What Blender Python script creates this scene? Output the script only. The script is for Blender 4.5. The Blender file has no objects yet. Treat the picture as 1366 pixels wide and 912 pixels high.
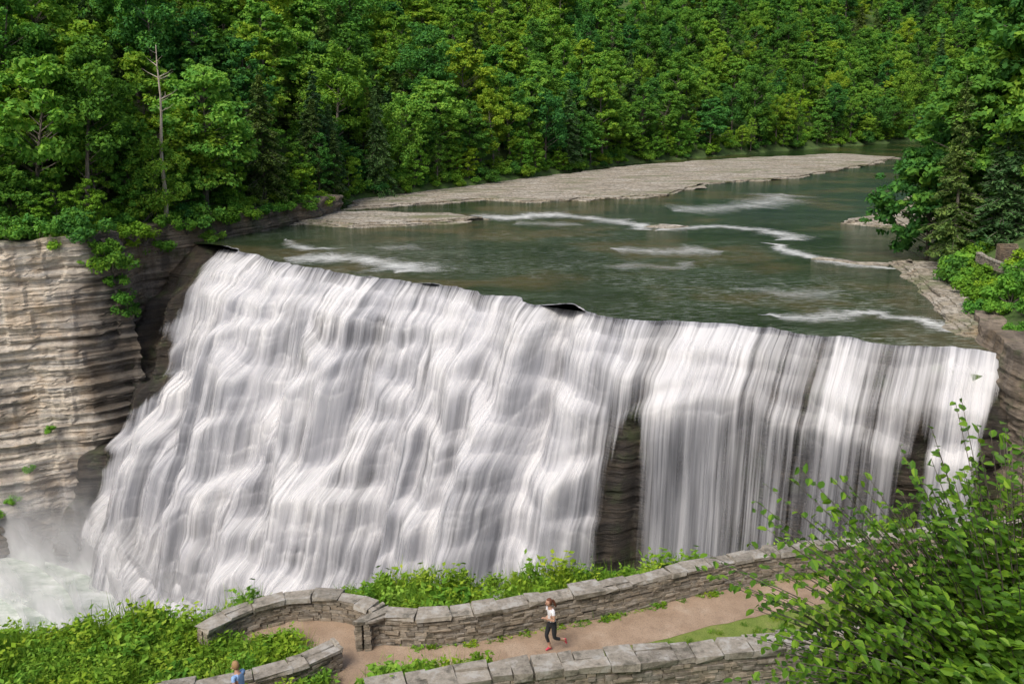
import bpy, bmesh, math, random
import numpy as np
from mathutils import Vector, Matrix
random.seed(7); rng=np.random.default_rng(11)
scene=bpy.context.scene
COL=scene.collection

# ---------------------------------------------------------------- noise
def vn(x,y,seed=0):
    x=np.asarray(x,float); y=np.asarray(y,float)
    x,y=np.broadcast_arrays(x,y)
    ix=np.floor(x).astype(np.int64); iy=np.floor(y).astype(np.int64)
    fx=x-ix; fy=y-iy; fx=fx*fx*(3-2*fx); fy=fy*fy*(3-2*fy)
    def h(a,b):
        v=(a*374761393+b*668265263+seed*974634777)&0xffffffff
        v=((v^(v>>13))*1274126177)&0xffffffff
        v=((v^(v>>16))*2246822519)&0xffffffff
        return (v^(v>>15))/4294967295.0
    return (h(ix,iy)*(1-fx)+h(ix+1,iy)*fx)*(1-fy)+(h(ix,iy+1)*(1-fx)+h(ix+1,iy+1)*fx)*fy
def fbm(x,y,seed=0,o=4):
    s=0;a=.5;t=0
    for i in range(o):
        s=s+a*vn(np.asarray(x)*2**i,np.asarray(y)*2**i,seed+i*17); t+=a; a*=.5
    return s/t
def sstep(a,b,x):
    t=np.clip((x-a)/(b-a),0,1); return t*t*(3-2*t)

# ---------------------------------------------------------------- mesh helpers
def add(name,me,parent=None,mats=()):
    ob=bpy.data.objects.new(name,me); COL.objects.link(ob)
    for m in mats: me.materials.append(m)
    if parent: ob.parent=parent
    return ob
def empty(name,loc=(0,0,0)):
    e=bpy.data.objects.new(name,None); COL.objects.link(e); e.location=loc; e.empty_display_size=.5
    return e
def grid_mesh(name,P,smooth=True):
    ny,nx,_=P.shape
    idx=np.arange(ny*nx).reshape(ny,nx)
    F=np.stack([idx[:-1,:-1],idx[:-1,1:],idx[1:,1:],idx[1:,:-1]],-1).reshape(-1,4)
    me=bpy.data.meshes.new(name)
    me.vertices.add(ny*nx); me.vertices.foreach_set('co',P.reshape(-1).astype(np.float32))
    me.loops.add(F.size); me.loops.foreach_set('vertex_index',F.reshape(-1).astype(np.int32))
    me.polygons.add(len(F)); me.polygons.foreach_set('loop_start',(np.arange(len(F))*4).astype(np.int32))
    me.update(calc_edges=True)
    me.polygons.foreach_set('use_smooth',np.full(len(F),smooth))
    return me
def quads_mesh(name,Q,nside=4,mat=None):
    n=len(Q); me=bpy.data.meshes.new(name)
    me.vertices.add(n*nside); me.vertices.foreach_set('co',Q.reshape(-1).astype(np.float32))
    me.loops.add(n*nside); me.loops.foreach_set('vertex_index',np.arange(n*nside,dtype=np.int32))
    me.polygons.add(n); me.polygons.foreach_set('loop_start',(np.arange(n)*nside).astype(np.int32))
    if mat is not None: me.polygons.foreach_set('material_index',mat.astype(np.int32))
    me.update(calc_edges=True)
    return me
def set_attr(me,name,arr):
    a=me.attributes.new(name,'FLOAT','POINT'); a.data.foreach_set('value',arr.reshape(-1).astype(np.float32))
def set_uv(me,U,V):
    uv=me.uv_layers.new(name='UVMap')
    vi=np.empty(len(me.loops),np.int32); me.loops.foreach_get('vertex_index',vi)
    d=np.stack([U.reshape(-1)[vi],V.reshape(-1)[vi]],-1)
    uv.data.foreach_set('uv',d.reshape(-1).astype(np.float32))
def tube(p0,p1,r0,r1,n=5):
    p0=np.array(p0,float);p1=np.array(p1,float); d=p1-p0; d/=np.linalg.norm(d)+1e-9
    a=np.cross(d,[0.3,0.9,0.1]); a/=np.linalg.norm(a); b=np.cross(d,a)
    an=np.arange(n+1)*2*math.pi/n
    ring=np.cos(an)[:,None]*a+np.sin(an)[:,None]*b
    A=p0+ring*r0; B=p1+ring*r1
    return np.stack([A[:-1],A[1:],B[1:],B[:-1]],1)
def resample(pts,step):
    pts=np.array(pts,float); seg=np.linalg.norm(np.diff(pts,axis=0),axis=1); c=np.r_[0,np.cumsum(seg)]
    n=max(2,int(c[-1]/step)+1); t=np.linspace(0,c[-1],n)
    return np.stack([np.interp(t,c,pts[:,i]) for i in range(pts.shape[1])],1),t
def smoothpts(p,it=3,k=None):
    p=p.copy()
    for _ in range(it): p[1:-1]=(p[:-2]+2*p[1:-1]+p[2:])/4
    return p

# ---------------------------------------------------------------- materials
def newmat(name):
    m=bpy.data.materials.new(name); m.use_nodes=True; nt=m.node_tree
    return m,nt,nt.nodes['Principled BSDF'],nt.nodes['Material Output']
def N(nt,t,**k):
    n=nt.nodes.new(t)
    for a,b in k.items(): setattr(n,a,b)
    return n
def L(nt,a,b): nt.links.new(a,b)
def ramp(nt,fac,stops):
    r=nt.nodes.new('ShaderNodeValToRGB'); e=r.color_ramp.elements
    while len(e)<len(stops): e.new(.5)
    for i,(p,c) in enumerate(stops):
        e[i].position=p; e[i].color=(*c,1) if len(c)==3 else c
    L(nt,fac,r.inputs[0]); return r.outputs[0]
def noise(nt,vec,scale,detail=4,rough=.55,mapscale=None):
    if mapscale:
        mp=N(nt,'ShaderNodeMapping'); mp.inputs['Scale'].default_value=mapscale; L(nt,vec,mp.inputs[0]); vec=mp.outputs[0]
    n=N(nt,'ShaderNodeTexNoise'); n.inputs['Scale'].default_value=scale; n.inputs['Detail'].default_value=detail; n.inputs['Roughness'].default_value=rough
    L(nt,vec,n.inputs['Vector']); return n.outputs['Fac']
def math_(nt,op,a,b=None,c=None,clamp=False):
    n=N(nt,'ShaderNodeMath',operation=op); n.use_clamp=clamp
    for i,v in enumerate((a,b,c)):
        if v is None: continue
        if isinstance(v,(int,float)): n.inputs[i].default_value=v
        else: L(nt,v,n.inputs[i])
    return n.outputs[0]
def mixc(nt,f,a,b,mode='MIX'):
    n=N(nt,'ShaderNodeMix',data_type='RGBA',blend_type=mode)
    for s,v in ((0,f),(6,a),(7,b)):
        if isinstance(v,(int,float)): n.inputs[s].default_value=v
        elif isinstance(v,tuple): n.inputs[s].default_value=(*v,1)
        else: L(nt,v,n.inputs[s])
    return n.outputs[2]
def bump(nt,h,strength,dist,bs):
    b=N(nt,'ShaderNodeBump'); b.inputs['Strength'].default_value=strength; b.inputs['Distance'].default_value=dist
    L(nt,h,b.inputs['Height']); L(nt,b.outputs[0],bs.inputs['Normal'])
def objco(nt): return N(nt,'ShaderNodeTexCoord').outputs['Object']

def leafmat(name,stops,trans=0,nscale=.5,island=.35,rough=.55,osc=1.0,nw=.5,gloss=False):
    m,nt,bs,out=newmat(name)
    oi=N(nt,'ShaderNodeObjectInfo'); geo=N(nt,'ShaderNodeNewGeometry')
    v=math_(nt,'MULTIPLY',oi.outputs['Random'],.5*osc)
    if nw: v=math_(nt,'ADD',v,math_(nt,'MULTIPLY',noise(nt,objco(nt),nscale,0),nw))
    v=math_(nt,'ADD',v,math_(nt,'MULTIPLY',math_(nt,'SUBTRACT',geo.outputs['Random Per Island'],.5),island))
    c=ramp(nt,v,stops)
    if gloss:
        L(nt,c,bs.inputs['Base Color']); bs.inputs['Roughness'].default_value=rough; bs.inputs['Specular IOR Level'].default_value=.3; s0=bs.outputs[0]
    else:
        h=math_(nt,'FRACT',math_(nt,'MULTIPLY',oi.outputs['Random'],7.31))
        c=mixc(nt,1.0,c,ramp(nt,h,[(0,(.82,1.0,1.25)),(.5,(1,1,1)),(1,(1.15,1.02,.8))]),'MULTIPLY')
        nt.nodes.remove(bs); d=N(nt,'ShaderNodeBsdfDiffuse'); L(nt,c,d.inputs[0]); s0=d.outputs[0]
    if trans:
        tr=N(nt,'ShaderNodeBsdfTranslucent'); L(nt,mixc(nt,1.0,c,(1.25,1.2,.5),'MULTIPLY'),tr.inputs[0])
        mx=N(nt,'ShaderNodeMixShader'); mx.inputs[0].default_value=trans
        L(nt,s0,mx.inputs[1]); L(nt,tr.outputs[0],mx.inputs[2]); s0=mx.outputs[0]
    L(nt,s0,out.inputs[0])
    return m
M_leaf=leafmat('broadleaf_foliage',[(.08,(.055,.155,.04)),(.35,(.105,.26,.048)),(.6,(.18,.36,.05)),(.88,(.30,.45,.055))],trans=.32,osc=1.2,nw=.4)
M_con=leafmat('conifer_foliage',[(.1,(.045,.095,.035)),(.5,(.09,.165,.05)),(.9,(.17,.25,.06))],trans=.1)
M_bush=leafmat('shrub_foliage',[(.1,(.08,.21,.035)),(.5,(.17,.36,.045)),(.9,(.29,.47,.05))],nscale=1.0,trans=.32)
M_weed=leafmat('meadow_foliage',[(.1,(.08,.18,.02)),(.5,(.19,.34,.035)),(.9,(.34,.47,.06))],nscale=1.2,island=.5,trans=.2)
M_near=leafmat('near_shrub_foliage',[(.15,(.08,.19,.018)),(.45,(.18,.34,.028)),(.8,(.34,.49,.05))],trans=.35,nscale=1.2,island=.6,osc=.5,rough=.42,gloss=True)
def barkmat(name,a,b):
    m,nt,bs,out=newmat(name); n=noise(nt,objco(nt),3,2,.6,(1,1,.25))
    L(nt,ramp(nt,n,[(.3,a),(.7,b)]),bs.inputs['Base Color']); bs.inputs['Roughness'].default_value=.9; return m
M_bark=barkmat('bark',(.06,.05,.04),(.22,.19,.16))
M_dead=barkmat('dead_wood',(.30,.25,.2),(.55,.48,.40))

def rockmat(name,cols,wet=0.0,grime=(.10,.085,.07),moss=0,vs=1.0,ochre=(.30,.20,.11),crack=(.05,.042,.036),ck=.37,bmp=.9,wetx=None):
    m,nt,bs,out=newmat(name); oc=objco(nt)
    n1=noise(nt,oc,.9*vs,5,.62,(.07,.07,2.2))
    n2=noise(nt,oc,.22,4,.6)
    n3=noise(nt,oc,.35,4,.6,(1.3,1.3,.12))
    n4=noise(nt,oc,3.0*vs,4,.75,(.35,.35,2.2))
    n7=noise(nt,oc,1.4,4,.7)
    c=ramp(nt,n1,cols)
    c=mixc(nt,ramp(nt,n3,[(.46,(0,0,0)),(.66,(.75,.75,.75))]),c,grime)
    c=mixc(nt,ramp(nt,n2,[(.48,(0,0,0)),(.68,(.6,.6,.6))]),c,ochre)
    c=mixc(nt,ramp(nt,n7,[(.35,(.45,.45,.45)),(.5,(0,0,0))]),c,grime)
    c=mixc(nt,ramp(nt,n4,[(ck-.05,(1,1,1)),(ck+.06,(0,0,0))]),c,crack)
    if wetx:   # spray-darkened rock nearest the water and at the foot of the cliff
        sx=N(nt,'ShaderNodeSeparateXYZ'); L(nt,oc,sx.inputs[0])
        wx=math_(nt,'MULTIPLY',math_(nt,'ADD',sx.outputs[0],wetx),.30)
        wz=math_(nt,'MULTIPLY',math_(nt,'SUBTRACT',-29,sx.outputs[2]),.16)
        wv=math_(nt,'ADD',math_(nt,'MAXIMUM',wx,wz),math_(nt,'MULTIPLY',math_(nt,'SUBTRACT',n2,.5),3.0),clamp=True)
        c=mixc(nt,math_(nt,'MULTIPLY',wv,.85),c,(.05,.042,.034))
    if moss:
        n5=noise(nt,oc,.3,4,.7); c=mixc(nt,ramp(nt,n5,[(.53,(0,0,0)),(.66,(moss,)*3)]),c,(.045,.075,.018))
    L(nt,c,bs.inputs['Base Color']); bs.inputs['Roughness'].default_value=.9-.45*wet
    bump(nt,n4,bmp,.35,bs)
    return m
M_cliff=rockmat('pale_shale_cliff',[(.28,(.27,.23,.185)),(.40,(.50,.43,.345)),(.50,(.68,.615,.515)),(.60,(.45,.425,.39)),(.74,(.71,.66,.585))],ochre=(.55,.38,.21),grime=(.24,.21,.18),ck=.36,wetx=58.5)
M_wet=rockmat('wet_shale',[(.3,(.014,.012,.010)),(.5,(.042,.034,.027)),(.7,(.085,.068,.050))],wet=.7,grime=(.012,.010,.009),moss=.5,ochre=(.08,.058,.03),crack=(.006,.006,.006))
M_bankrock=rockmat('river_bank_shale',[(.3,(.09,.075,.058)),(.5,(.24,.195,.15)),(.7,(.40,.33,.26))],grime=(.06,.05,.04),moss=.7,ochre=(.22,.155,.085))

def shelfmat():
    m,nt,bs,out=newmat('gravel_shelf'); oc=objco(nt)
    n1=noise(nt,oc,.16,5,.6); n2=noise(nt,oc,1.6,5,.8); n3=noise(nt,oc,.5,5,.7,(.25,1.2,1))
    c=ramp(nt,n1,[(.3,(.24,.20,.15)),(.5,(.40,.355,.28)),(.7,(.30,.24,.15))])
    c=mixc(nt,ramp(nt,n3,[(.48,(0,0,0)),(.58,(.9,.9,.9))]),c,(.56,.52,.45))
    c=mixc(nt,ramp(nt,n2,[(.42,(.9,.9,.9)),(.54,(0,0,0))]),c,(.12,.105,.08))
    n6=noise(nt,oc,.09,5,.75,(.6,1.6,1)); c=mixc(nt,ramp(nt,n6,[(.53,(0,0,0)),(.60,(.7,.7,.7))]),c,(.12,.14,.05))
    L(nt,c,bs.inputs['Base Color']); bs.inputs['Roughness'].default_value=.9
    bump(nt,n2,.9,.2,bs); return m
M_shelf=shelfmat()

def groundmat():
    m,nt,bs,out=newmat('forest_ground'); oc=objco(nt)
    n1=noise(nt,oc,.3,5,.65); n2=noise(nt,oc,4,4,.7)
    c=ramp(nt,n1,[(.35,(.045,.08,.018)),(.5,(.07,.14,.025)),(.65,(.11,.20,.035))])
    c=mixc(nt,ramp(nt,n2,[(.35,(.7,.7,.7)),(.6,(0,0,0))]),c,(.05,.055,.025))
    L(nt,c,bs.inputs['Base Color']); bs.inputs['Roughness'].default_value=1; return m
M_ground=groundmat()
def lawnmat():
    m,nt,bs,out=newmat('lawn'); oc=objco(nt)
    n1=noise(nt,oc,1.2,6,.65); n2=noise(nt,oc,40,3,.7)
    c=ramp(nt,n1,[(.35,(.14,.22,.03)),(.55,(.23,.29,.06)),(.7,(.29,.29,.10))])
    c=mixc(nt,ramp(nt,n2,[(.35,(.6,.6,.6)),(.6,(0,0,0))]),c,(.08,.11,.02))
    L(nt,c,bs.inputs['Base Color']); bs.inputs['Roughness'].default_value=1; bump(nt,n2,.8,.03,bs); return m
M_lawn=lawnmat()
def pathmat():
    m,nt,bs,out=newmat('packed_dirt_path'); oc=objco(nt)
    n1=noise(nt,oc,.9,5,.6); n2=noise(nt,oc,30,4,.7); n3=noise(nt,oc,2.2,4,.6)
    c=ramp(nt,n1,[(.35,(.30,.21,.14)),(.55,(.39,.285,.20)),(.7,(.45,.35,.26))])
    c=mixc(nt,ramp(nt,n3,[(.52,(0,0,0)),(.7,(.5,.5,.5))]),c,(.24,.165,.11))
    c=mixc(nt,ramp(nt,n2,[(.38,(.6,.6,.6)),(.52,(0,0,0))]),c,(.18,.14,.10))
    L(nt,c,bs.inputs['Base Color']); bs.inputs['Roughness'].default_value=.95; bump(nt,n2,.6,.02,bs); return m
M_path=pathmat()
def stonemat(name,stops,liche=.5):
    m,nt,bs,out=newmat(name); oc=objco(nt); geo=N(nt,'ShaderNodeNewGeometry')
    n2=noise(nt,oc,9,6,.7); n3=noise(nt,oc,2.5,5,.65)
    c=ramp(nt,geo.outputs['Random Per Island'],stops)
    c=mixc(nt,.5,c,ramp(nt,n2,[(.3,(.08,.07,.055)),(.6,(.36,.33,.28))]),'MIX')
    c=mixc(nt,ramp(nt,n3,[(.52,(0,0,0)),(.64,(liche,)*3)]),c,(.46,.45,.42))
    c=mixc(nt,ramp(nt,n3,[(.34,(.6,.6,.6)),(.45,(0,0,0))]),c,(.05,.05,.035))
    L(nt,c,bs.inputs['Base Color']); bs.inputs['Roughness'].default_value=.92; bump(nt,n2,.8,.03,bs); return m
M_stone=stonemat('dry_laid_stone',[(0,(.09,.07,.05)),(.4,(.24,.19,.13)),(.7,(.38,.30,.21)),(1,(.16,.14,.12))],.25)
M_cap=stonemat('cap_stone',[(0,(.18,.16,.13)),(.5,(.38,.34,.28)),(1,(.26,.23,.19))],.65)
def plain(name,c,r=.7):
    m,nt,bs,out=newmat(name); n=noise(nt,objco(nt),12,3)
    L(nt,mixc(nt,ramp(nt,n,[(.3,(.25,.25,.25)),(.7,(0,0,0))]),c,tuple(x*.7 for x in c)),bs.inputs['Base Color']); bs.inputs['Roughness'].default_value=r; return m

def rivermat():
    m,nt,bs,out=newmat('river_water'); oc=objco(nt)
    n1=noise(nt,oc,.035,4,.6,(1,1.3,1)); n2=noise(nt,oc,.15,5,.7,(.45,1.7,1))
    c=ramp(nt,n1,[(.36,(.010,.028,.006)),(.50,(.022,.042,.011)),(.59,(.085,.072,.024)),(.70,(.030,.048,.014))])
    c=mixc(nt,ramp(nt,n2,[(.50,(0,0,0)),(.68,(.45,.45,.45))]),c,(.09,.135,.085))
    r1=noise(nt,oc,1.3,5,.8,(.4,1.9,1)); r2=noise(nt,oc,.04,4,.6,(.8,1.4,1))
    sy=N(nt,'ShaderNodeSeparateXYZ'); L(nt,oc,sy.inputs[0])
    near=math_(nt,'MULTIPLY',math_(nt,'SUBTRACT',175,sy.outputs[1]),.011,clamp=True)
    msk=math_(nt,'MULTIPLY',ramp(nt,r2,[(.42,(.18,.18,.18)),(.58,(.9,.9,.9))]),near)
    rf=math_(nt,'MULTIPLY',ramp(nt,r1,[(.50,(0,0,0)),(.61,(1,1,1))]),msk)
    c=mixc(nt,rf,c,(.38,.43,.37))  # pale riffle streaks: sky shimmer on the nearer water, painted into the colour
    L(nt,c,bs.inputs['Base Color']); bs.inputs['Roughness'].default_value=.09; bs.inputs['IOR'].default_value=1.33
    w1=noise(nt,oc,1.6,4,.8,(.45,1.6,1)); w2=noise(nt,oc,.4,3,.6,(.7,1.5,1))
    h=math_(nt,'MULTIPLY',math_(nt,'ADD',w1,math_(nt,'MULTIPLY',w2,.9)),math_(nt,'ADD',math_(nt,'MULTIPLY',near,.9),.16))
    bump(nt,h,1.0,.55,bs); return m
M_river=rivermat()
def poolmat():
    m,nt,bs,out=newmat('plunge_pool_water'); oc=objco(nt)
    n1=noise(nt,oc,.3,5,.7,(1,2,1))
    L(nt,ramp(nt,n1,[(.3,(.28,.35,.29)),(.5,(.50,.55,.50)),(.65,(.70,.73,.71))]),bs.inputs['Base Color']); bs.inputs['Roughness'].default_value=.4; bump(nt,n1,.5,.5,bs); return m
M_pool=poolmat()
def foammat():
    m,nt,bs,out=newmat('foam'); uv=N(nt,'ShaderNodeTexCoord').outputs['UV']; oc=objco(nt)
    sx=N(nt,'ShaderNodeSeparateXYZ'); L(nt,uv,sx.inputs[0])
    e=math_(nt,'SUBTRACT',1.0,math_(nt,'ABSOLUTE',math_(nt,'SUBTRACT',math_(nt,'MULTIPLY',sx.outputs[1],2.0),1.0)))
    n=noise(nt,oc,1.3,6,.8,(.5,1.5,1))
    at=N(nt,'ShaderNodeAttribute'); at.attribute_name='strength'
    a=math_(nt,'MULTIPLY',math_(nt,'SUBTRACT',math_(nt,'ADD',n,math_(nt,'MULTIPLY',e,.38)),.61),2.8,clamp=True)
    a=math_(nt,'MULTIPLY',a,at.outputs['Fac'])
    bs.inputs['Base Color'].default_value=(.76,.78,.76,1); bs.inputs['Roughness'].default_value=.5
    L(nt,a,bs.inputs['Alpha']); return m
M_foam=foammat()
def fallmat():
    m,nt,bs,out=newmat('falling_water'); uv=N(nt,'ShaderNodeTexCoord').outputs['UV']
    n0=noise(nt,uv,1,2,.5,(.35,.07,1))
    s1=noise(nt,uv,1,2,.5,(1.7,.05,1)); s2=noise(nt,uv,1,3,.55,(5.5,.09,1))
    den=N(nt,'ShaderNodeAttribute'); den.attribute_name='veil_cover'
    fo=N(nt,'ShaderNodeAttribute'); fo.attribute_name='veil_foam_shade'  # foam whiteness together with painted grey shade
    n=math_(nt,'ADD',math_(nt,'ADD',math_(nt,'MULTIPLY',s1,.45),math_(nt,'MULTIPLY',s2,.27)),math_(nt,'MULTIPLY',n0,.28))
    th=math_(nt,'SUBTRACT',.80,math_(nt,'MULTIPLY',den.outputs['Fac'],.62))
    a=math_(nt,'MULTIPLY',math_(nt,'SUBTRACT',n,th),3.0,clamp=True)
    w=math_(nt,'ADD',math_(nt,'MULTIPLY',math_(nt,'SUBTRACT',n,.5),1.7),math_(nt,'ADD',.43,math_(nt,'MULTIPLY',fo.outputs['Fac'],.5)))
    c=ramp(nt,w,[(0,(.23,.24,.26)),(.3,(.40,.41,.445)),(.62,(.61,.615,.645)),(.95,(.80,.80,.81))])
    nt.nodes.remove(bs); d=N(nt,'ShaderNodeBsdfDiffuse'); L(nt,c,d.inputs[0])
    tl=N(nt,'ShaderNodeBsdfTranslucent'); L(nt,c,tl.inputs[0]); m2=N(nt,'ShaderNodeMixShader'); m2.inputs[0].default_value=.25; L(nt,d.outputs[0],m2.inputs[1]); L(nt,tl.outputs[0],m2.inputs[2])
    tp=N(nt,'ShaderNodeBsdfTransparent'); mx=N(nt,'ShaderNodeMixShader'); L(nt,a,mx.inputs[0]); L(nt,tp.outputs[0],mx.inputs[1]); L(nt,m2.outputs[0],mx.inputs[2]); L(nt,mx.outputs[0],out.inputs[0])
    return m
M_fall=fallmat()
def mistmat():
    m,nt,bs,out=newmat('spray_mist'); oc=objco(nt)
    n=noise(nt,oc,.16,3,.5)
    at=N(nt,'ShaderNodeAttribute'); at.attribute_name='strength'
    a=math_(nt,'MULTIPLY',math_(nt,'MULTIPLY',math_(nt,'SUBTRACT',n,.15),1.8,clamp=True),at.outputs['Fac'])
    nt.nodes.remove(bs); d=N(nt,'ShaderNodeBsdfDiffuse'); d.inputs[0].default_value=(.80,.81,.83,1)
    tl=N(nt,'ShaderNodeBsdfTranslucent'); tl.inputs[0].default_value=(.80,.81,.83,1); m2=N(nt,'ShaderNodeMixShader'); m2.inputs[0].default_value=.3; L(nt,d.outputs[0],m2.inputs[1]); L(nt,tl.outputs[0],m2.inputs[2])
    tp=N(nt,'ShaderNodeBsdfTransparent'); mx=N(nt,'ShaderNodeMixShader'); L(nt,a,mx.inputs[0]); L(nt,tp.outputs[0],mx.inputs[1]); L(nt,m2.outputs[0],mx.inputs[2]); L(nt,mx.outputs[0],out.inputs[0])
    return m
M_mist=mistmat()

# ---------------------------------------------------------------- land layout (metres; river surface z=0)
FAR=[(-200,60),(-140,88),(-100,103),(-68,114),(-56,119),(-55,127),(-50,133),(-44,140),(-36,156),(-34,172),(-31,184),(-8,212),(38,280),(88,328),(188,413),(280,440),(900,470)]
RIGHT=[(900,400),(400,395),(225,375),(160,342),(115,250),(88,185),(66,134),(52.5,106),(47.5,90),(44.5,79),(43,71),(45,60),(36,45),(21,30)]
NEAR=[(11,27.2),(5.4,25.7),(-2,25.0),(-5.5,24.6),(-7.4,24.2),(-9.3,23.1),(-11.7,22.5),(-15,21.9),(-20,21),(-60,10),(-200,-30)]
VOID=np.array(FAR+RIGHT+NEAR,float)
def inside(x,y,poly):
    c=np.zeros(x.shape,bool); n=len(poly)
    for i in range(n):
        x0,y0=poly[i]; x1,y1=poly[(i+1)%n]
        if y0==y1: continue
        k=((y0>y)!=(y1>y))&(x<(x1-x0)*(y-y0)/(y1-y0)+x0); c^=k
    return c
def distpoly(x,y,pts):
    pts=np.array(pts,float); d=np.full(x.shape,1e9)
    for (x0,y0),(x1,y1) in zip(pts[:-1],pts[1:]):
        dx,dy=x1-x0,y1-y0; t=np.clip(((x-x0)*dx+(y-y0)*dy)/(dx*dx+dy*dy),0,1)
        d=np.minimum(d,np.hypot(x-x0-t*dx,y-y0-t*dy))
    return d
G0=6.7
def height(x,y):
    x=np.asarray(x,float); y=np.asarray(y,float)
    ins=inside(x,y,VOID)
    dF=distpoly(x,y,FAR); dR=distpoly(x,y,RIGHT); dN=distpoly(x,y,NEAR)
    n=fbm(x/40,y/40,5)
    hf=np.where(x<-40,2.6,.5)+np.minimum(dF,160)*.58*(.75+.5*n)+np.clip(dF-160,0,400)*.1
    hr=.5+np.minimum(dR,60)*.62*(.8+.4*n)
    hn=np.clip(22-1.9-.9*y,G0,20.1)
    k=sstep(34,62,y)
    hrn=hn*(1-k)+hr*k
    far=dF<np.minimum(dR,dN)
    h=np.where(far,hf,hrn)
    up=(y>131-0.71*(x+43)+0)
    return np.where(ins,np.where(up,-1.6,-42.0),h)
def axis(lo,hi,a,b,step):
    core=list(np.arange(a,b,step)); s=step; v=b
    while v<hi: core.append(v); s*=1.08; v+=s
    core.append(hi); s=step; v=a-step
    left=[]
    while v>lo: left.append(v); s*=1.08; v-=s
    left.append(lo)
    return np.array(left[::-1]+core)
xs=axis(-1500,1800,-72,64,1.2); ys=axis(-300,2200,-2,220,1.2)
X,Y=np.meshgrid(xs,ys); Z=height(X,Y)
gm=grid_mesh('ground',np.stack([X,Y,Z],-1)); ground=add('ground',gm,None,[M_ground])
def hz(x,y): return float(height(np.array([x]),np.array([y]))[0])

# ---------------------------------------------------------------- cliffs
def cliff(name,pts,ztop,zbot,mat,batter=.12,amp=1.0,sx=.45,sz=.22,out=1.0,seed=3,parent=None,topvar=1.0,base=.7,big_=1.5,flu=.9):
    p,t=resample(pts,sx); p=smoothpts(p,6)
    d=np.gradient(p,axis=0); d/=np.linalg.norm(d,axis=1)[:,None]
    nrm=np.stack([d[:,1],-d[:,0]],1)*out
    zs=np.arange(zbot,ztop+sz,sz)
    T,ZZ=np.meshgrid(t,zs)
    lay=vn(ZZ*1.6+.3*fbm(T/25,ZZ*0+3,seed),T/14,seed)
    fine=vn(ZZ*4.2,T/4.,seed+5)
    big=fbm(T/11,ZZ/14,seed+9)
    blocks=vn(T/2.6,ZZ/1.9,seed+12)
    fluting=vn(T/4.,ZZ/25,seed+15)
    joint=np.round(vn(T/5,ZZ/9,seed+18)*3)/3
    o=base+amp*(1.1*np.round(lay*4)/4+.35*fine+big_*2*(big-.5)+.6*np.round(blocks*3)/3+flu*(fluting-.5)+1.0*joint)+batter*(ztop-ZZ)
    P=np.stack([p[:,0][None,:]+nrm[:,0][None,:]*o,p[:,1][None,:]+nrm[:,1][None,:]*o,ZZ+(topvar*(vn(T/3,T*0,seed)-.5))*(ZZ>ztop-.5)],-1)
    top=P[-1].copy(); top[:,0]-=nrm[:,0]*(o[-1]+2.5); top[:,1]-=nrm[:,1]*(o[-1]+2.5); top[:,2]+=.1
    P=np.concatenate([P,top[None]],0)
    me=grid_mesh(name,P,False); return add(name,me,parent,[mat])
cliff('gorge_cliff',[(-200,60),(-140,88),(-100,103),(-68,114),(-58,118.3),(-55,121.5)],3.4,-41,M_cliff,batter=.11,amp=1.0,sx=.45,sz=.2,topvar=.8,big_=1.1,flu=.5)
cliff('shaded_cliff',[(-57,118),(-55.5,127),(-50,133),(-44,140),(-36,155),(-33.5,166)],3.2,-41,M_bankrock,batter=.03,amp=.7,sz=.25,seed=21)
cliff('right_cliff',[(50,92),(46.5,84),(44.8,79),(43.5,71),(45,60),(36,45),(21,30)],1.2,-41,M_bankrock,batter=.02,amp=.6,sx=.5,sz=.25,seed=31)
cliff('ledge_cliff',[(21,30)]+NEAR[:10]+[(-120,-5)],5.9,-41,M_bankrock,batter=.03,amp=.3,sx=.8,sz=.5,seed=41,base=.1,topvar=.2)

# ---------------------------------------------------------------- river
CREST=[(-54,135.5),(-47.5,131.5),(-43.5,129.5),(-35.1,121.6),(-27.5,113.4),(-14.8,105.3),(-7.2,99.9),(1.4,94.2),(7.5,89),(13.1,85),(19,82.5),(24.9,79.5),(30.4,75.5),(35.5,73.6),(40,71.9),(43,70),(47,67)]
cp,ct=resample(CREST,.16); cp=smoothpts(cp,60)
T0=np.hypot(-43.5+54,129.5-135.5)
ct=ct-T0
OUT=np.array([-.5,-.866])
jit=(fbm(ct/3.5,ct*0,77,3)-.5)*3.2+(fbm(ct/9,ct*0+5,78,3)-.5)*3.6
cpj=cp+OUT*jit[:,None]
cpj=cpj-OUT*(np.interp(ct,[70,80,106],[0,2.5,2.5]))[:,None]
UP=[(47,80),(55,106),(70,134),(92,185),(120,250),(165,342),(230,378),(400,400),(900,405),(900,475),(280,446),(180,416),(80,332),(30,284),(-14,214),(-36,186),(-40,172),(-42,156),(-50,141),(-57,137)]
rp=[(a,b) for a,b in (cpj-OUT*.12)[::2]]+UP
bm=bmesh.new(); vs=[bm.verts.new((a,b,0)) for a,b in rp]; f=bm.faces.new(vs)
bmesh.ops.triangulate(bm,faces=[f]); 
me=bpy.data.meshes.new('river'); bm.to_mesh(me); bm.free()
me.validate(); river=add('river',me,None,[M_river])
if me.polygons[0].normal.z<0: me.flip_normals()
pool=grid_mesh('plunge_pool',np.array([[(-250,-60,-38),(60,-60,-38)],[(-250,140,-38),(60,140,-38)]],float)); add('plunge_pool',pool,None,[M_pool])

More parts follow.
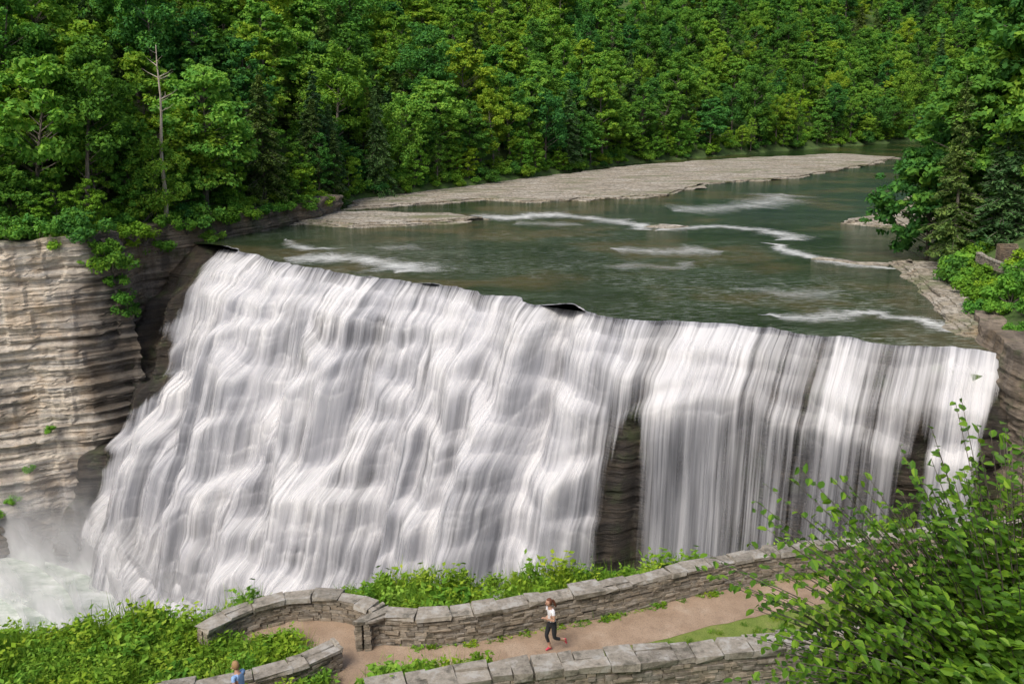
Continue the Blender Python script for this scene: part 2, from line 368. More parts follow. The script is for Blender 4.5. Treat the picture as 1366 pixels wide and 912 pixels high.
def shelf(name,poly,layers=3,th=.16,z0=-.1,shr=.9,seed=0,jamp=1.2):
    poly=list(poly)+[poly[0]]
    p,t=resample(poly,.8); p=p[:-1]; t=t[:-1]
    d=np.roll(p,-1,0)-np.roll(p,1,0); d/=np.linalg.norm(d,axis=1)[:,None]+1e-9
    area=.5*np.sum(p[:,0]*np.roll(p[:,1],-1)-np.roll(p[:,0],-1)*p[:,1])
    nrm=np.stack([d[:,1],-d[:,0]],1)*(1 if area>0 else -1)
    bm=bmesh.new()
    for k in range(layers):
        o=jamp*((fbm(t/5,t*0+k*3.3,seed+k,3)-.5)*3.2)+ .4*(vn(t*1.1,t*0,seed+k+50)-.5) - k*shr
        q=p+nrm*o[:,None]; z=z0+(k+1)*th
        vt=[bm.verts.new((a,b,z)) for a,b in q]; vb=[bm.verts.new((a,b,z-th-.05)) for a,b in q]
        n=len(vt)
        for i in range(n):
            bm.faces.new((vb[i],vb[(i+1)%n],vt[(i+1)%n],vt[i]))
        f=bm.faces.new(vt); bmesh.ops.triangulate(bm,faces=[f])
    bmesh.ops.recalc_face_normals(bm,faces=bm.faces)
    me=bpy.data.meshes.new(name); bm.to_mesh(me); bm.free(); return add(name,me,None,[M_shelf])
shelf('rock_shelf',[(-38,150),(-26.5,146.6),(-10.5,150),(-3.7,156),(-11.4,162),(-28.3,166),(-37,164)],3,.22,seed=1)
shelf('gravel_bar',[(-31,171),(-18.3,176),(-5.1,183.8),(2.6,181),(18.3,186),(31.5,190.4),(48.4,216.8),(73,232),(104.6,269),(129,302.6),(117,320),(77,300),(36,270),(12.8,240),(-10.7,212),(-33,188)],2,.25,seed=2,shr=.5,jamp=1.8)
shelf('rock_shelf',[(56,151.7),(61.8,146.6),(71,145),(95,192),(84,190),(70.6,168)],3,.2,seed=3)
shelf('rock_shelf',[(50,116),(48.4,108),(45.5,98),(42.5,86),(41.5,79.5),(46,77),(52,95),(57,114)],4,.2,seed=4,shr=.7,jamp=.8)
shelf('rock_shelf',[(22,147.5),(26,145.5),(30,148),(25,150.5)],2,.14,seed=6,shr=.4,jamp=.4)
shelf('rock_shelf',[(40.5,118.5),(45,114.6),(49,113),(50,115),(46,116.5),(42,119.8)],2,.12,seed=7,shr=.3,jamp=.4)

foam_par=empty('river_foam')
def foam(pts,width,st=1.0,seed=0):
    p,t=resample(pts,.4); p=smoothpts(p,8)
    d=np.gradient(p,axis=0); d/=np.linalg.norm(d,axis=1)[:,None]; n=np.stack([-d[:,1],d[:,0]],1)
    p=p+n*((fbm(t/2.5,t*0,seed+90,3)-.5)*3.2)[:,None]
    w=width*(.4+1.8*fbm(t/4,t*0,seed+91,3))*np.clip(np.minimum(t,t[-1]-t)/2.5,.1,1)
    v=np.linspace(0,1,5)
    P=np.stack([p[:,0][None]+n[:,0][None]*((v-.5)[:,None]*w[None]),p[:,1][None]+n[:,1][None]*((v-.5)[:,None]*w[None]),np.full((5,len(t)),.02+.004*seed)],-1)
    me=grid_mesh('foam',P); set_uv(me,np.broadcast_to(t,(5,len(t))),np.broadcast_to(v[:,None],(5,len(t))))
    set_attr(me,'strength',(np.full((5,len(t)),st)*(.55+.6*vn(t/3,t*0,seed+200))[None]).clip(0,1)); add('foam_line',me,foam_par,[M_foam])
foam([(-11,159),(0,159),(7.8,162),(15.6,158),(21.2,150),(22.9,144)],7.5,1,1)
foam([(22.9,144),(27,146),(36,148),(40,145),(44.2,138.6),(40,134)],5.5,1,2)
foam([(38,132),(40.2,121.6),(42.4,116),(45.6,113.4),(49.5,111)],4.2,1,3)
foam([(-31,119.5),(-23.4,119),(-16,115.5),(-12.5,111.5),(-14,108.5)],10,1,4)
foam([(14,126),(20,124.5),(30,125)],9,.6,5)
foam([(25,87.5),(30.2,86.2),(35.4,87.4),(37.7,88.6),(40.5,84),(42,80)],4.2,1,6)
foam([(30,168),(38,171),(50,178),(60,196)],14,.55,7)
foam([(-35,135),(-33,130),(-28,126),(-24,127)],3,.7,8)
foam([(12,114),(20,112),(25,116)],6.0,.28,9)
foam([(0,151),(6,152),(12,149)],7,.35,10)
foam([(26,100),(32,96),(38,98)],6,.28,12)
foam([(-20,128),(-12,126)],5,.28,13)

# ---------------------------------------------------------------- waterfall
NS=340; NT=len(ct); S=np.linspace(0,1,NS)[:,None]; TT=ct[None,:]
HF=38.0
Wd=np.interp(ct,[-12,0,40,62,70,74,80,106],[29,29,27,24,18,11,8,7])
sk=[.012,.045,.09,.17,.27,.36,.47,.57,.68,.80,.90]
rightk=sstep(69,77,ct)[None,:]
E=np.full((NS,NT),.42)*(1-rightk*.85*sstep(.15,.22,S)); FO=np.zeros((NS,NT))
for k,s0 in enumerate(sk):
    pos=s0+(fbm(TT/9,TT*0+k*7.7,100+k,4)-.5)*(.22 if k>2 else .03)+(vn(TT/1.6,TT*0,130+k)-.5)*.012
    amp=np.clip(fbm(TT/4.0,TT*0+k*3.1,200+k,3)*2.8-.9,.0,2)**1.3*1.6
    if k<3: amp=.4+amp*.6
    amp=amp*np.where(k>=4,1-rightk,1) + (rightk*.9 if k<4 else 0)
    w=.012+.014*vn(TT/7,TT*0,300+k)
    E=E+amp*9*np.exp(-((S-pos)/w)**2)*.20
    dS=S-pos
    FO+=amp*np.where(dS>-.01,np.exp(-np.clip(dS,0,1)/.05),np.exp(dS*80))*.5
for (fr,sd,am) in ((15,900,.55),(26,920,.35)):
    ph=S*fr+fbm(TT/6,TT*0,sd,4)*4+ .5*fbm(TT/1.5,S*3,sd+3,2)
    fl_=np.floor(ph); fc=ph-fl_
    aa=np.clip(vn(TT/2.2,fl_*3.7,sd+5)*2.2-.75,0,1)*(1-rightk*sstep(.18,.26,S))
    saw=sstep(0,.10,fc)*np.exp(-fc*3.2)*aa
    FO+=am*saw; E=E+1.1*am*aa*np.exp(-((fc-.04)/.10)**2)
C=np.cumsum(E,0); C=(C-C[:1])/(C[-1:]-C[:1])
O=C*Wd[None,:]
FO=np.clip(FO,0,1.15)
Zf=-HF*S+0*TT
lump=(fbm(TT/3.0,S*6,400,3)-.5)*1.1*sstep(.02,.2,S)*(1-.6*rightk)+(vn(TT/.7,S*1.2,410)-.5)*.22*sstep(.0,.03,S)
def pos_of(off,lift=0):
    oo=O+off
    return np.stack([cpj[:,0][None]+OUT[0]*oo,cpj[:,1][None]+OUT[1]*oo,Zf+lift],-1)
strat=1.1*np.round(vn(Zf*.9+0*TT,TT/8,500)*4)/4+.5*vn(Zf*2.5,TT/2,501)+.8*(vn(TT/3,S*3,502)-.5)
undercut=rightk*sstep(.15,.25,S)*2.2
PR=pos_of(-1.3+strat*.6-undercut,-.35)
upr=PR[0].copy(); upr[:,0]-=OUT[0]*5; upr[:,1]-=OUT[1]*5; upr[:,2]=-.6
PR=np.concatenate([upr[None],PR],0)
add('waterfall_rock',grid_mesh('waterfall_rock',PR,False),None,[M_wet])
wf=empty('waterfall')
kt=(ct>-2.2)&(ct<104.4)
def fall_layer(name,off,densmul,seed):
    P=pos_of(off*sstep(0,.03,S)+.02*seed+lump,.05+.05*seed)
    lead=[]; ld=[]
    for a,z in ((2.6,.010),(1.6,.03),(.8,.05),(.3,.055)):
        q=P[0].copy(); q[:,0]-=OUT[0]*a; q[:,1]-=OUT[1]*a; q[:,2]=z+.05*seed; lead.append(q); ld.append(max(0,1-a/2.2)*.5)
    P=np.concatenate([np.array(lead),P],0)
    t=TT
    D=.80+.16*sstep(.0,.05,S)+0*t
    rgt=.70+.22*(fbm(t/2.2,t*0,620,3)-.5)*2
    col=np.exp(-((t-79.2)/2.8)**2)*.34+np.exp(-((t-101)/1.6)**2)*.25+np.exp(-((t-91.5)/1.6)**2)*.12+np.exp(-((t-86)/1.2)**2)*.1
    gap=np.exp(-((t-73.6)/2.2)**2)*.62*sstep(.13,.34,S)+np.exp(-((t-98.3)/1.1)**2)*.5*sstep(.1,.25,S)
    rr=np.clip(rgt+col-gap,0,.92)-.05*sstep(.3,1,S)
    rk=sstep(68,73,t)
    D=D*(1-rk)+rr*rk
    D-= (1-rk)*.16*sstep(.60,.75,fbm(t/4,S*7,640,3))
    D+= .12*FO*(1-.3*rk)
    D*=sstep(-.5,2.0,t+ (fbm(S*9,t*0,650,3)-.5)*5 )*(1-sstep(102.6,104.2,t+(vn(S*6,t*0,651)-.5)*1.5))
    D=D*densmul*(1 if seed==0 else sstep(.0,.04,S))
    D0=D[0]
    D=np.concatenate([np.array([D0*l for l in ld]),D],0)
    F2=np.concatenate([np.repeat(FO[:1]*0-.35,4,0),FO-.5*(1-sstep(0,.022,S))],0)
    shade=(fbm(t/3.5,S*7,660,4)-.5)*1.3  # soft grey shading painted into the water colour
    mist_shade=np.concatenate([np.zeros((4,NT)),(sstep(.6,1.0,S)*.40*(1-rightk))+shade*(1-rightk*.6)+0*TT-.10*rightk],0)  # painted mist haze whitening the foot, plus the painted shade
    dif=np.diff(P,axis=0,prepend=P[:1]); V=np.cumsum(np.linalg.norm(dif,axis=2),0)
    U=np.broadcast_to(ct+seed*37.7,V.shape)
    c=lambda A:np.ascontiguousarray(A[:,kt])
    me=grid_mesh(name,c(P)); set_uv(me,c(U),c(V)+seed*50)
    set_attr(me,'veil_cover',c(D)); set_attr(me,'veil_foam_shade',c(F2+mist_shade))
    add(name,me,wf,[M_fall])
fall_layer('water_veil',0,1.0,0)
fall_layer('water_veil_outer',.5,.60,1)
# drifting spray : soft curtains standing in the gorge at the foot of the falls
mist=empty('mist')
for k in range(10):
    a=np.linspace(-20,75,60); v=np.linspace(0,1,18)
    A,Vv=np.meshgrid(a,v)
    bx=np.interp(A,ct,cp[:,0]); by=np.interp(A,ct,cp[:,1])
    o=25.0+k*1.8+1.5*np.sin(A*.13+k*1.7)
    Hh=(15-1.1*k)*(.7+.6*vn(A/7,A*0+k,800+k))
    Pm=np.stack([bx+OUT[0]*o-k*.9-np.clip(8-A,0,30)*.3,by+OUT[1]*o+Vv*1.5,-38.1+Vv*Hh],-1)
    me=grid_mesh('spray',Pm); fall=np.exp(-Vv*1.8)*(1-Vv)*sstep(-20,-6,A)*(1-sstep(60,75,A))
    set_attr(me,'strength',fall*.95); add('spray_curtain',me,mist,[M_mist])

# ---------------------------------------------------------------- trees
def leaves(C,R,n,size,flat=.6,up=.55,rnd=None):
    r=rnd
    d=r.normal(size=(n,3)); d/=np.linalg.norm(d,axis=1)[:,None]
    rad=r.random(n)**.45
    P=C+d*rad[:,None]*R
    nrm=d*.6+r.normal(size=(n,3))*.45+np.array([0,0,up]); nrm/=np.linalg.norm(nrm,axis=1)[:,None]
    a=np.cross(nrm,r.normal(size=(n,3))); a/=np.linalg.norm(a,axis=1)[:,None]; b=np.cross(nrm,a)
    s=size*(.6+.8*r.random(n))[:,None]
    return np.stack([P-a*s*.62,P-b*s*.36,P+a*s*.62,P+b*s*.36],1)
def broad_tree(name,H,cr,seed,nb=60,lf=105,ls=.5,base=.22,fz=.5,pw=.8,cs=.2):
    r=np.random.default_rng(seed); Q=[];fl=[]
    lean=r.normal(size=2)*.6
    pts=[np.array([lean[0]*(z/H)**2*2,lean[1]*(z/H)**2*2,z]) for z in np.linspace(0,H*.9,8)]
    def put(q,l): Q.append(q); fl.append(np.full(len(q),l))
    for i in range(7):
        put(tube(pts[i],pts[i+1],.28*(1-i/8)*H/16,.28*(1-(i+1)/8)*H/16,6),0)
    for k in range(nb):
        f=base+(1-base)*r.random()**.8
        z=H*f
        prof=math.sin(math.pi*min(1,max(0.02,(f-base*.6)/(1.04-base*.6)))**pw)**.6
        an=k*2.4+r.normal()*.5; rr=cr*prof*(.4+.7*r.random())
        tr=np.array([np.interp(z*.8,[p[2] for p in pts],[p[j] for p in pts]) for j in (0,1)]+[max(H*.12,z-rr*.55)])
        c=np.array([tr[0]+math.cos(an)*rr,tr[1]+math.sin(an)*rr,z])
        put(tube(tr,c,.07,.025,3),0)
        R=np.array([1.0,1.0,fz])*(cr*cs+.4*r.random())*(1.15 if f<.8 else .85)
        put(leaves(c,R,int(lf*(.6+.8*r.random())),ls,rnd=r),1)
        for _ in range(2):
            c2=c+r.normal(size=3)*R*.9; put(leaves(c2,R*.5,int(lf*.2),ls,rnd=r),1)
    return quads_mesh(name,np.concatenate(Q),4,np.concatenate(fl))
def conifer(name,H,cr,seed,ls=.36,droop=.22):
    r=np.random.default_rng(seed); Q=[];fl=[]
    for i in range(6):
        q=tube((0,0,H*i/6),(0,0,H*(i+1)/6),.26*(1-i/6.3),.26*(1-(i+1)/6.3),6); Q.append(q); fl.append(np.zeros(len(q)))
    z=H*.12
    while z<H*.98:
        rr=cr*(1-(z/H))**.75*(.8+.35*r.random())+.25
        for j in range(6):
            an=r.random()*6.283; R=rr*(.6+.5*r.random()); a=np.array([0,0,z]); b=np.array([math.cos(an)*R,math.sin(an)*R,z-R*droop+.1*r.normal()])
            q=tube(a,b,.05,.015,3); Q.append(q); fl.append(np.zeros(len(q)))
            n=int(14+R*26); u=r.random(n)**.7
            P=a+(b-a)*u[:,None]+np.array([0,0,1])*(-.12*u**2*R)[:,None]
            side=np.array([-math.sin(an),math.cos(an),0]); P=P+side*(r.normal(size=n)*.28*(1-.5*u)*R*.55)[:,None]+r.normal(size=(n,3))*.07
            nr=np.array([0,0,1.0])+r.normal(size=(n,3))*.55; nr/=np.linalg.norm(nr,axis=1)[:,None]
            aa=np.cross(nr,r.normal(size=(n,3))); aa/=np.linalg.norm(aa,axis=1)[:,None]; bb=np.cross(nr,aa)
            s=ls*(.6+.8*r.random(n))[:,None]
            Q.append(np.stack([P-aa*s*.7,P-bb*s*.25,P+aa*s*.7,P+bb*s*.25],1)); fl.append(np.ones(n))
        z+=H*.028*(.7+.6*r.random())
    return quads_mesh(name,np.concatenate(Q),4,np.concatenate(fl))
def bushmesh(name,R,seed,nb=14,lf=110,ls=.3):
    r=np.random.default_rng(seed); Q=[];fl=[]
    for k in range(nb):
        an=r.random()*6.283; f=r.random(); rr=R*math.sqrt(r.random())*.9
        c=np.array([math.cos(an)*rr,math.sin(an)*rr,R*(.3+.9*f*(1-(rr/R)**2*.6))])
        q=tube((0,0,0),c,.05,.02,3); Q.append(q); fl.append(np.zeros(len(q)))
        q=leaves(c,np.array([.42,.42,.3])*R*(.7+.5*r.random()),lf,ls,rnd=r); Q.append(q); fl.append(np.ones(len(q)))
    return quads_mesh(name,np.concatenate(Q),4,np.concatenate(fl))
def mm(me,*ms):
    for m in ms: me.materials.append(m)
    return me
BT=[mm(broad_tree('tree_a',16,4.6,1,nb=56),M_bark,M_leaf),mm(broad_tree('tree_b',19,4.2,2,nb=60,base=.3),M_bark,M_leaf),
    mm(broad_tree('tree_c',14,5.0,3,nb=54),M_bark,M_leaf),mm(broad_tree('tree_d',17,5.2,4,nb=66,ls=.44),M_bark,M_leaf),
    mm(broad_tree('tree_e',12,3.6,5,nb=44,lf=95,ls=.4,base=.12),M_bark,M_bush),
    mm(broad_tree('tree_f',21,4.6,6,nb=34,lf=190,ls=.42,base=.35,fz=.8,cs=.27),M_bark,M_leaf),
    mm(broad_tree('tree_g',18,3.4,9,nb=80,lf=70,ls=.36,base=.2,fz=.7,cs=.16),M_bark,M_leaf),
    mm(broad_tree('tree_h',15,5.6,10,nb=40,lf=150,ls=.4,base=.3,fz=.9,cs=.22,pw=1.1),M_bark,M_leaf)]
CT=[mm(conifer('conifer_a',19,3.8,7),M_bark,M_con),mm(conifer('conifer_b',15,3.6,8),M_bark,M_con),mm(conifer('conifer_c',18,4.6,14,droop=.4),M_bark,M_con)]
BU=[mm(bushmesh('bush_a',1.9,11),M_bark,M_bush),mm(bushmesh('bush_b',1.5,12,nb=11,lf=100,ls=.24),M_bark,M_bush),mm(bushmesh('bush_c',2.4,13,nb=18),M_bark,M_leaf)]
forest=empty('forest')
def inst(me,x,y,z,s,parent,name,sz=None):
    o=bpy.data.objects.new(name,me); COL.objects.link(o)
    o.location=(x,y,z); o.rotation_euler=(random.gauss(0,.05),random.gauss(0,.05),random.random()*6.283)
    o.scale=(s*random.uniform(.88,1.14),s*random.uniform(.88,1.14),(sz or s)*random.uniform(.88,1.15)); o.parent=parent; return o
def scatter(x0,x1,y0,y1,step,cond,fn):
    gx=np.arange(x0,x1,step); gy=np.arange(y0,y1,step); A,B=np.meshgrid(gx,gy)
    A=A+(rng.random(A.shape)-.5)*step*.95; B=B+(rng.random(A.shape)-.5)*step*.95
    A=A.ravel();B=B.ravel(); k=cond(A,B); A=A[k];B=B[k]
    if len(A)==0: return
    H=height(A,B); 
    for a,b,h in zip(A,B,H): fn(a,b,h)
def farland(A,B):
    ins=inside(A,B,VOID); dF=distpoly(A,B,FAR); dR=distpoly(A,B,RIGHT); dN=distpoly(A,B,NEAR)
    view=(np.abs(A)<B*.66+14)
    return (~ins)&(dF<dR)&(dF<dN)&view,dF
def put_far(a,b,h):
    u=random.random(); con=.30 if a<-20 else .12
    if u<con: m=random.choice(CT)
    else: m=random.choice(BT)
    inst(m,a,b,h-.5,random.uniform(.7,1.35),forest,'forest_tree')
scatter(-150,60,95,300,6.4,lambda A,B:(lambda r:r[0]&(r[1]>1.2)&(r[1]<70))(farland(A,B)),put_far)
scatter(60,440,95,620,8.8,lambda A,B:(lambda r:r[0]&(r[1]>2)&(r[1]<120))(farland(A,B)),put_far)
scatter(-150,60,300,400,8.8,lambda A,B:(lambda r:r[0]&(r[1]>2)&(r[1]<100))(farland(A,B)),put_far)
def put_shrub(a,b,h):
    inst(random.choice(BU),a,b,h-.3,random.uniform(.6,1.3),forest,'shore_shrub')
scatter(-150,60,95,300,2.6,lambda A,B:(lambda r:r[0]&(r[1]>.1)&(r[1]<5.5))(farland(A,B)),put_shrub)
scatter(60,260,280,440,3.8,lambda A,B:(lambda r:r[0]&(r[1]>.1)&(r[1]<6))(farland(A,B)),lambda a,b,h:inst(random.choice(BU),a,b,h-.3,random.uniform(.9,1.7),forest,'shore_shrub'))
scatter(-40,200,140,430,6.5,lambda A,B:(lambda r:r[0]&(r[1]>.5)&(r[1]<7))(farland(A,B)),lambda a,b,h:inst(random.choice([BT[4],BT[6],BT[0]]),a,b,h-.4,random.uniform(.5,.8),forest,'forest_tree'))
for (x,y,s,i) in [(-61,119.5,.62,4),(-57.5,121,.55,4),(-55,130,.75,4),(-70,116,.7,0),(-50,137,.6,4),(-66,118,.8,2),(-45,144,.6,4),(-76,114,.6,4),(-52.5,131,.8,7),(-54,133,.9,0),(-48,139,.7,0),(-35.5,176,1.0,10),(-34,170,.9,8),(-38,168,1.1,10),(-33,182,.8,4),(-63,117.5,.5,4),(-73,114,.5,4)]:
    inst((BT+CT)[i],x,y,hz(x,y)-.6,s,forest,'forest_tree')
wood=empty('riverbank_wood')
def rightland(A,B):
    ins=inside(A,B,VOID); dF=distpoly(A,B,FAR); dR=distpoly(A,B,RIGHT)
    return (~ins)&(dR<dF)&(A>0)&(A<B*.66+14),dR
scatter(44,330,104,400,6.0,lambda A,B:(lambda r:r[0]&(r[1]>2.0)&(r[1]<30))(rightland(A,B)),lambda a,b,h:inst(random.choice(BT+CT[:1]),a,b,h-.4,random.uniform(.8,1.2) ,wood,'bank_tree'))
scatter(44,200,100,300,2.9,lambda A,B:(lambda r:r[0]&(r[1]>.4)&(r[1]<5))(rightland(A,B)),lambda a,b,h:inst(random.choice(BU),a,b,h-.3,random.uniform(.8,1.4),wood,'bank_shrub'))
for (x,y,s,i) in [(54.5,108,1.15,8),(57,113,1.35,1),(61.5,117,1.5,3),(59,106,1.2,9),(64,112,1.6,0),(56,118,1.2,2),(67,122,1.6,8),(62,107,1.45,1),(66,115,1.7,3)]:
    inst((BT+CT)[i],x,y,hz(x,y)-.5,s,None,'riverbank_tree')
for (x,y,s,i) in [(46.6,82.5,1.0,1),(48.5,84,1.1,0),(50.2,86,1.1,1),(47.8,87,1.1,0),(49.6,89.5,1.0,1),(49,93,.9,0),(50,96.5,.9,1),(47.2,79.5,.8,1),(52,82,1.3,0),(54,87,1.0,0),(50.5,80,1.2,2),(46.3,85.5,.8,0),(44.8,76,.7,1),(46.5,74.5,.9,0),(48.5,77,1.1,0),(50.5,99.5,1.0,2),(51,103,1.2,0),(52.6,90.5,.9,1),(54,91.5,.9,0),(51.4,94.5,.8,0),(51.6,97,.8,1)]:
    inst(BU[i],x,y,hz(x,y)-.2,s,None,'bank_shrub')
hang=empty('cliff_top_shrubs')
for (x,y,z,s) in [(-58,117.6,3.4,1.2),(-56.2,117.0,2.4,1.3),(-54.4,117.2,.4,1.3),(-53.9,117.6,-1.8,1.2),(-53.7,118,-4.2,1.1),(-53.5,118.6,-6.4,1.0),(-53.6,119,-8.4,.8),(-62,115.6,3.0,1.2),(-65,114.2,3.0,1.1),(-68,112.6,3.0,1.2),(-72,111.2,3.0,1.2),(-59.5,116.0,1.6,1.0),(-53.0,123.5,1.5,1.5),(-52.8,126.5,.4,1.3),(-50.4,129.5,2.0,1.3),(-48.4,131.5,1.2,1.2),(-46.6,134,1.8,1.2),(-44,137,2.0,1.2),(-41.6,140.6,2.0,1.1),(-39.6,144.6,2.0,1.2),(-37.6,148.6,2.0,1.1),(-35.6,153.6,2.0,1.0),(-34.2,160,1.8,.9),(-74,110.2,3.0,1.2),(-78,108.6,3.0,1.3),(-64,108.5,-27,.6),(-66,107,-31,.7),(-69,106,-33,.8),(-51.4,128,-1.2,1.0),(-61.5,110.5,-22,.5),(-45.4,134,-.6,.7),(-57,116.4,-.8,.7),(-70,111.4,.8,.6)]:
    inst(random.choice(BU),x,y,z,s,hang,'shrub')
def snag():
    r=np.random.default_rng(5);Q=[]
    pts=[np.array([.15*math.sin(z*.5)+.06*z,.0,z]) for z in np.linspace(0,23,12)]
    for i in range(11): Q.append(tube(pts[i],pts[i+1],.38*(1-i/13),.38*(1-(i+1)/13),6))
    for k in range(15):
        z=12+r.random()*10; an=r.random()*6.28; l=.6+1.5*r.random(); a=np.array([.15*math.sin(z*.5)+.06*z,0,z]); b=a+np.array([math.cos(an)*l,math.sin(an)*l,.4*l])
        Q.append(tube(a,b,.07,.03,4)); Q.append(tube(b,b+np.array([math.cos(an+.6)*.7,math.sin(an+.6)*.7,.5]),.03,.01,4))
    return quads_mesh('dead_tree',np.concatenate(Q),4)
dt=add('dead_tree',snag(),None,[M_dead]); dt.location=(-51.0,130.5,hz(-51,135)-1.0); dt.scale=(1,1,1.1)

# ---------------------------------------------------------------- stone walls
def stone_wall(name,pts,zb,h,th,seed,caph=.11,capw=.07):
    r=random.Random(seed); p,t=resample(pts,.15); p=smoothpts(p,10); 
    seg=np.linalg.norm(np.diff(p,axis=0),axis=1); t=np.r_[0,np.cumsum(seg)]; Lh=t[-1]
    d=np.gradient(p,axis=0); d/=np.linalg.norm(d,axis=1)[:,None]; n=np.stack([-d[:,1],d[:,0]],1)
    def at(s,o):
        s=min(max(s,0),Lh)
        q=np.array([np.interp(s,t,p[:,0]),np.interp(s,t,p[:,1])]); m=np.array([np.interp(s,t,n[:,0]),np.interp(s,t,n[:,1])])
        return q+m*o
    V=[];F=[];MI=[]
    def block(s0,s1,o0,o1,z0,z1,mi,j=.012):
        i=len(V)
        for z in (z0,z1):
            for s,o in ((s0,o0),(s1,o0),(s1,o1),(s0,o1)):
                q=at(s,o); V.append((q[0]+r.uniform(-j,j),q[1]+r.uniform(-j,j),z+r.uniform(-j,j)*.7))
        for f in ((0,3,2,1),(4,5,6,7),(0,1,5,4),(1,2,6,5),(2,3,7,6),(3,0,4,7)):
            F.append(tuple(i+k for k in f)); MI.append(mi)
    z=zb-.12; top=zb+h-caph
    while z<top-.03:
        ch=min(r.uniform(.055,.125),top-z)
        for side in (-1,1):
            s=r.uniform(-.3,0)
            while s<Lh:
                ln=r.uniform(.16,.52); s1=min(s+ln,Lh)
                if s1>0.02:
                    pr=r.uniform(-.035,.04)
                    o1=side*(th/2+pr)
                    a,b=(0.03*side,o1)
                    if a>b:a,b=b,a
                    block(max(s,0)+.006,s1-.006,a,b,z+.006,z+ch-.006,0)
                s+=ln
        z+=ch
    s=0
    while s<Lh-.05:
        ln=min(r.uniform(.35,1.0),Lh-s); dz=r.uniform(-.04,.05)
        if r.random()<.65: block(s+.012,s+ln-.012,-th/2-capw+r.uniform(-.07,.07),th/2+capw+r.uniform(-.07,.07),top+.004,top+caph+dz,1,.04)
        else:
            m=r.uniform(-.1,.1); block(s+.012,s+ln-.012,-th/2-capw,m-.01,top+.004,top+caph+dz,1,.03); block(s+.012,s+ln*1-.012,m+.01,th/2+capw,top+.004,top+caph+r.uniform(-.02,.03),1,.03)
        s+=ln
    me=bpy.data.meshes.new(name); me.from_pydata(V,[],F); me.polygons.foreach_set('material_index',MI); me.update()
    ob=add(name,me,None,[M_stone,M_cap])
    b=ob.modifiers.new('bev','BEVEL'); b.width=.016; b.segments=1
    return ob
stone_wall('stone_parapet_wall',[(-4.2,21.75),(-4.35,22.15),(-3.9,22.35),(-3.2,22.2),(-2.3,22.15),(-.9,22.45),(.82,23.05),(2.64,23.6),(5.07,24.6),(7.64,25.5),(10.3,26.2),(14,27.1),(20,28.5)],G0,.98,.42,1)
stone_wall('stone_bay_wall',[(-8.7,21.7),(-8.35,22.3),(-7.6,23.0),(-6.4,23.5),(-5.1,23.45),(-4.2,23.0),(-3.9,22.75)],G0,.8,.42,2)
stone_wall('stone_curb_wall',[(-9.6,18.9),(-8.4,19.3),(-7.0,19.65),(-5.9,20.1),(-5.2,20.7),(-4.75,21.1)],G0,.75,.42,3)
stone_wall('stone_retaining_wall',[(-7,15.9),(-4.6,16.75),(-2.6,17.4),(-.58,17.9),(1.75,18.3),(3.2,18.5),(5.87,18.95),(8.8,19.3),(14,19.9)],G0,2.25,.62,4,caph=.17,capw=.05)

def sheet(name,poly,z,mat,step=.6,jam=.12,seed=1):
    p,t=resample(list(poly)+[poly[0]],.3); p=p[:-1];t=t[:-1]
    d=np.roll(p,-1,0)-np.roll(p,1,0); d/=np.linalg.norm(d,axis=1)[:,None]+1e-9
    p=p+np.stack([d[:,1],-d[:,0]],1)*((fbm(t/.8,t*0,seed,3)-.5)*2*jam)[:,None]
    bm=bmesh.new(); f=bm.faces.new([bm.verts.new((a,b,z)) for a,b in p]); bmesh.ops.triangulate(bm,faces=[f])
    bmesh.ops.recalc_face_normals(bm,faces=bm.faces)
    me=bpy.data.meshes.new(name); bm.to_mesh(me); bm.free(); 
    if me.polygons[0].normal.z<0: me.flip_normals()
    return add(name,me,None,[mat])
sheet('lawn',[(-4.5,17),(0,18),(6,18.9),(20,20.5),(24,29),(14,27.2),(10.3,26.4),(5,24.8),(0,22.9),(-4,22.3),(-6,21)],G0+.012,M_lawn,seed=5)
sheet('dirt_path',[(-8.6,22.0),(-9.3,19.6),(-9.5,17),(-4.6,17),(-2.5,19.6),(-.8,20.9),(1.2,21.25),(2.92,21.9),(5.94,23),(8.66,23.9),(14,25.3),(20,26.6),(20,28.4),(14,27.0),(10.3,26.1),(7.6,25.4),(5.0,24.5),(2.6,23.5),(.8,22.95),(-.9,22.35),(-2.3,22.1),(-3.6,22.3),(-4,23),(-5.1,23.4),(-6.4,23.45),(-7.6,22.9)],G0+.024,M_path,seed=6)

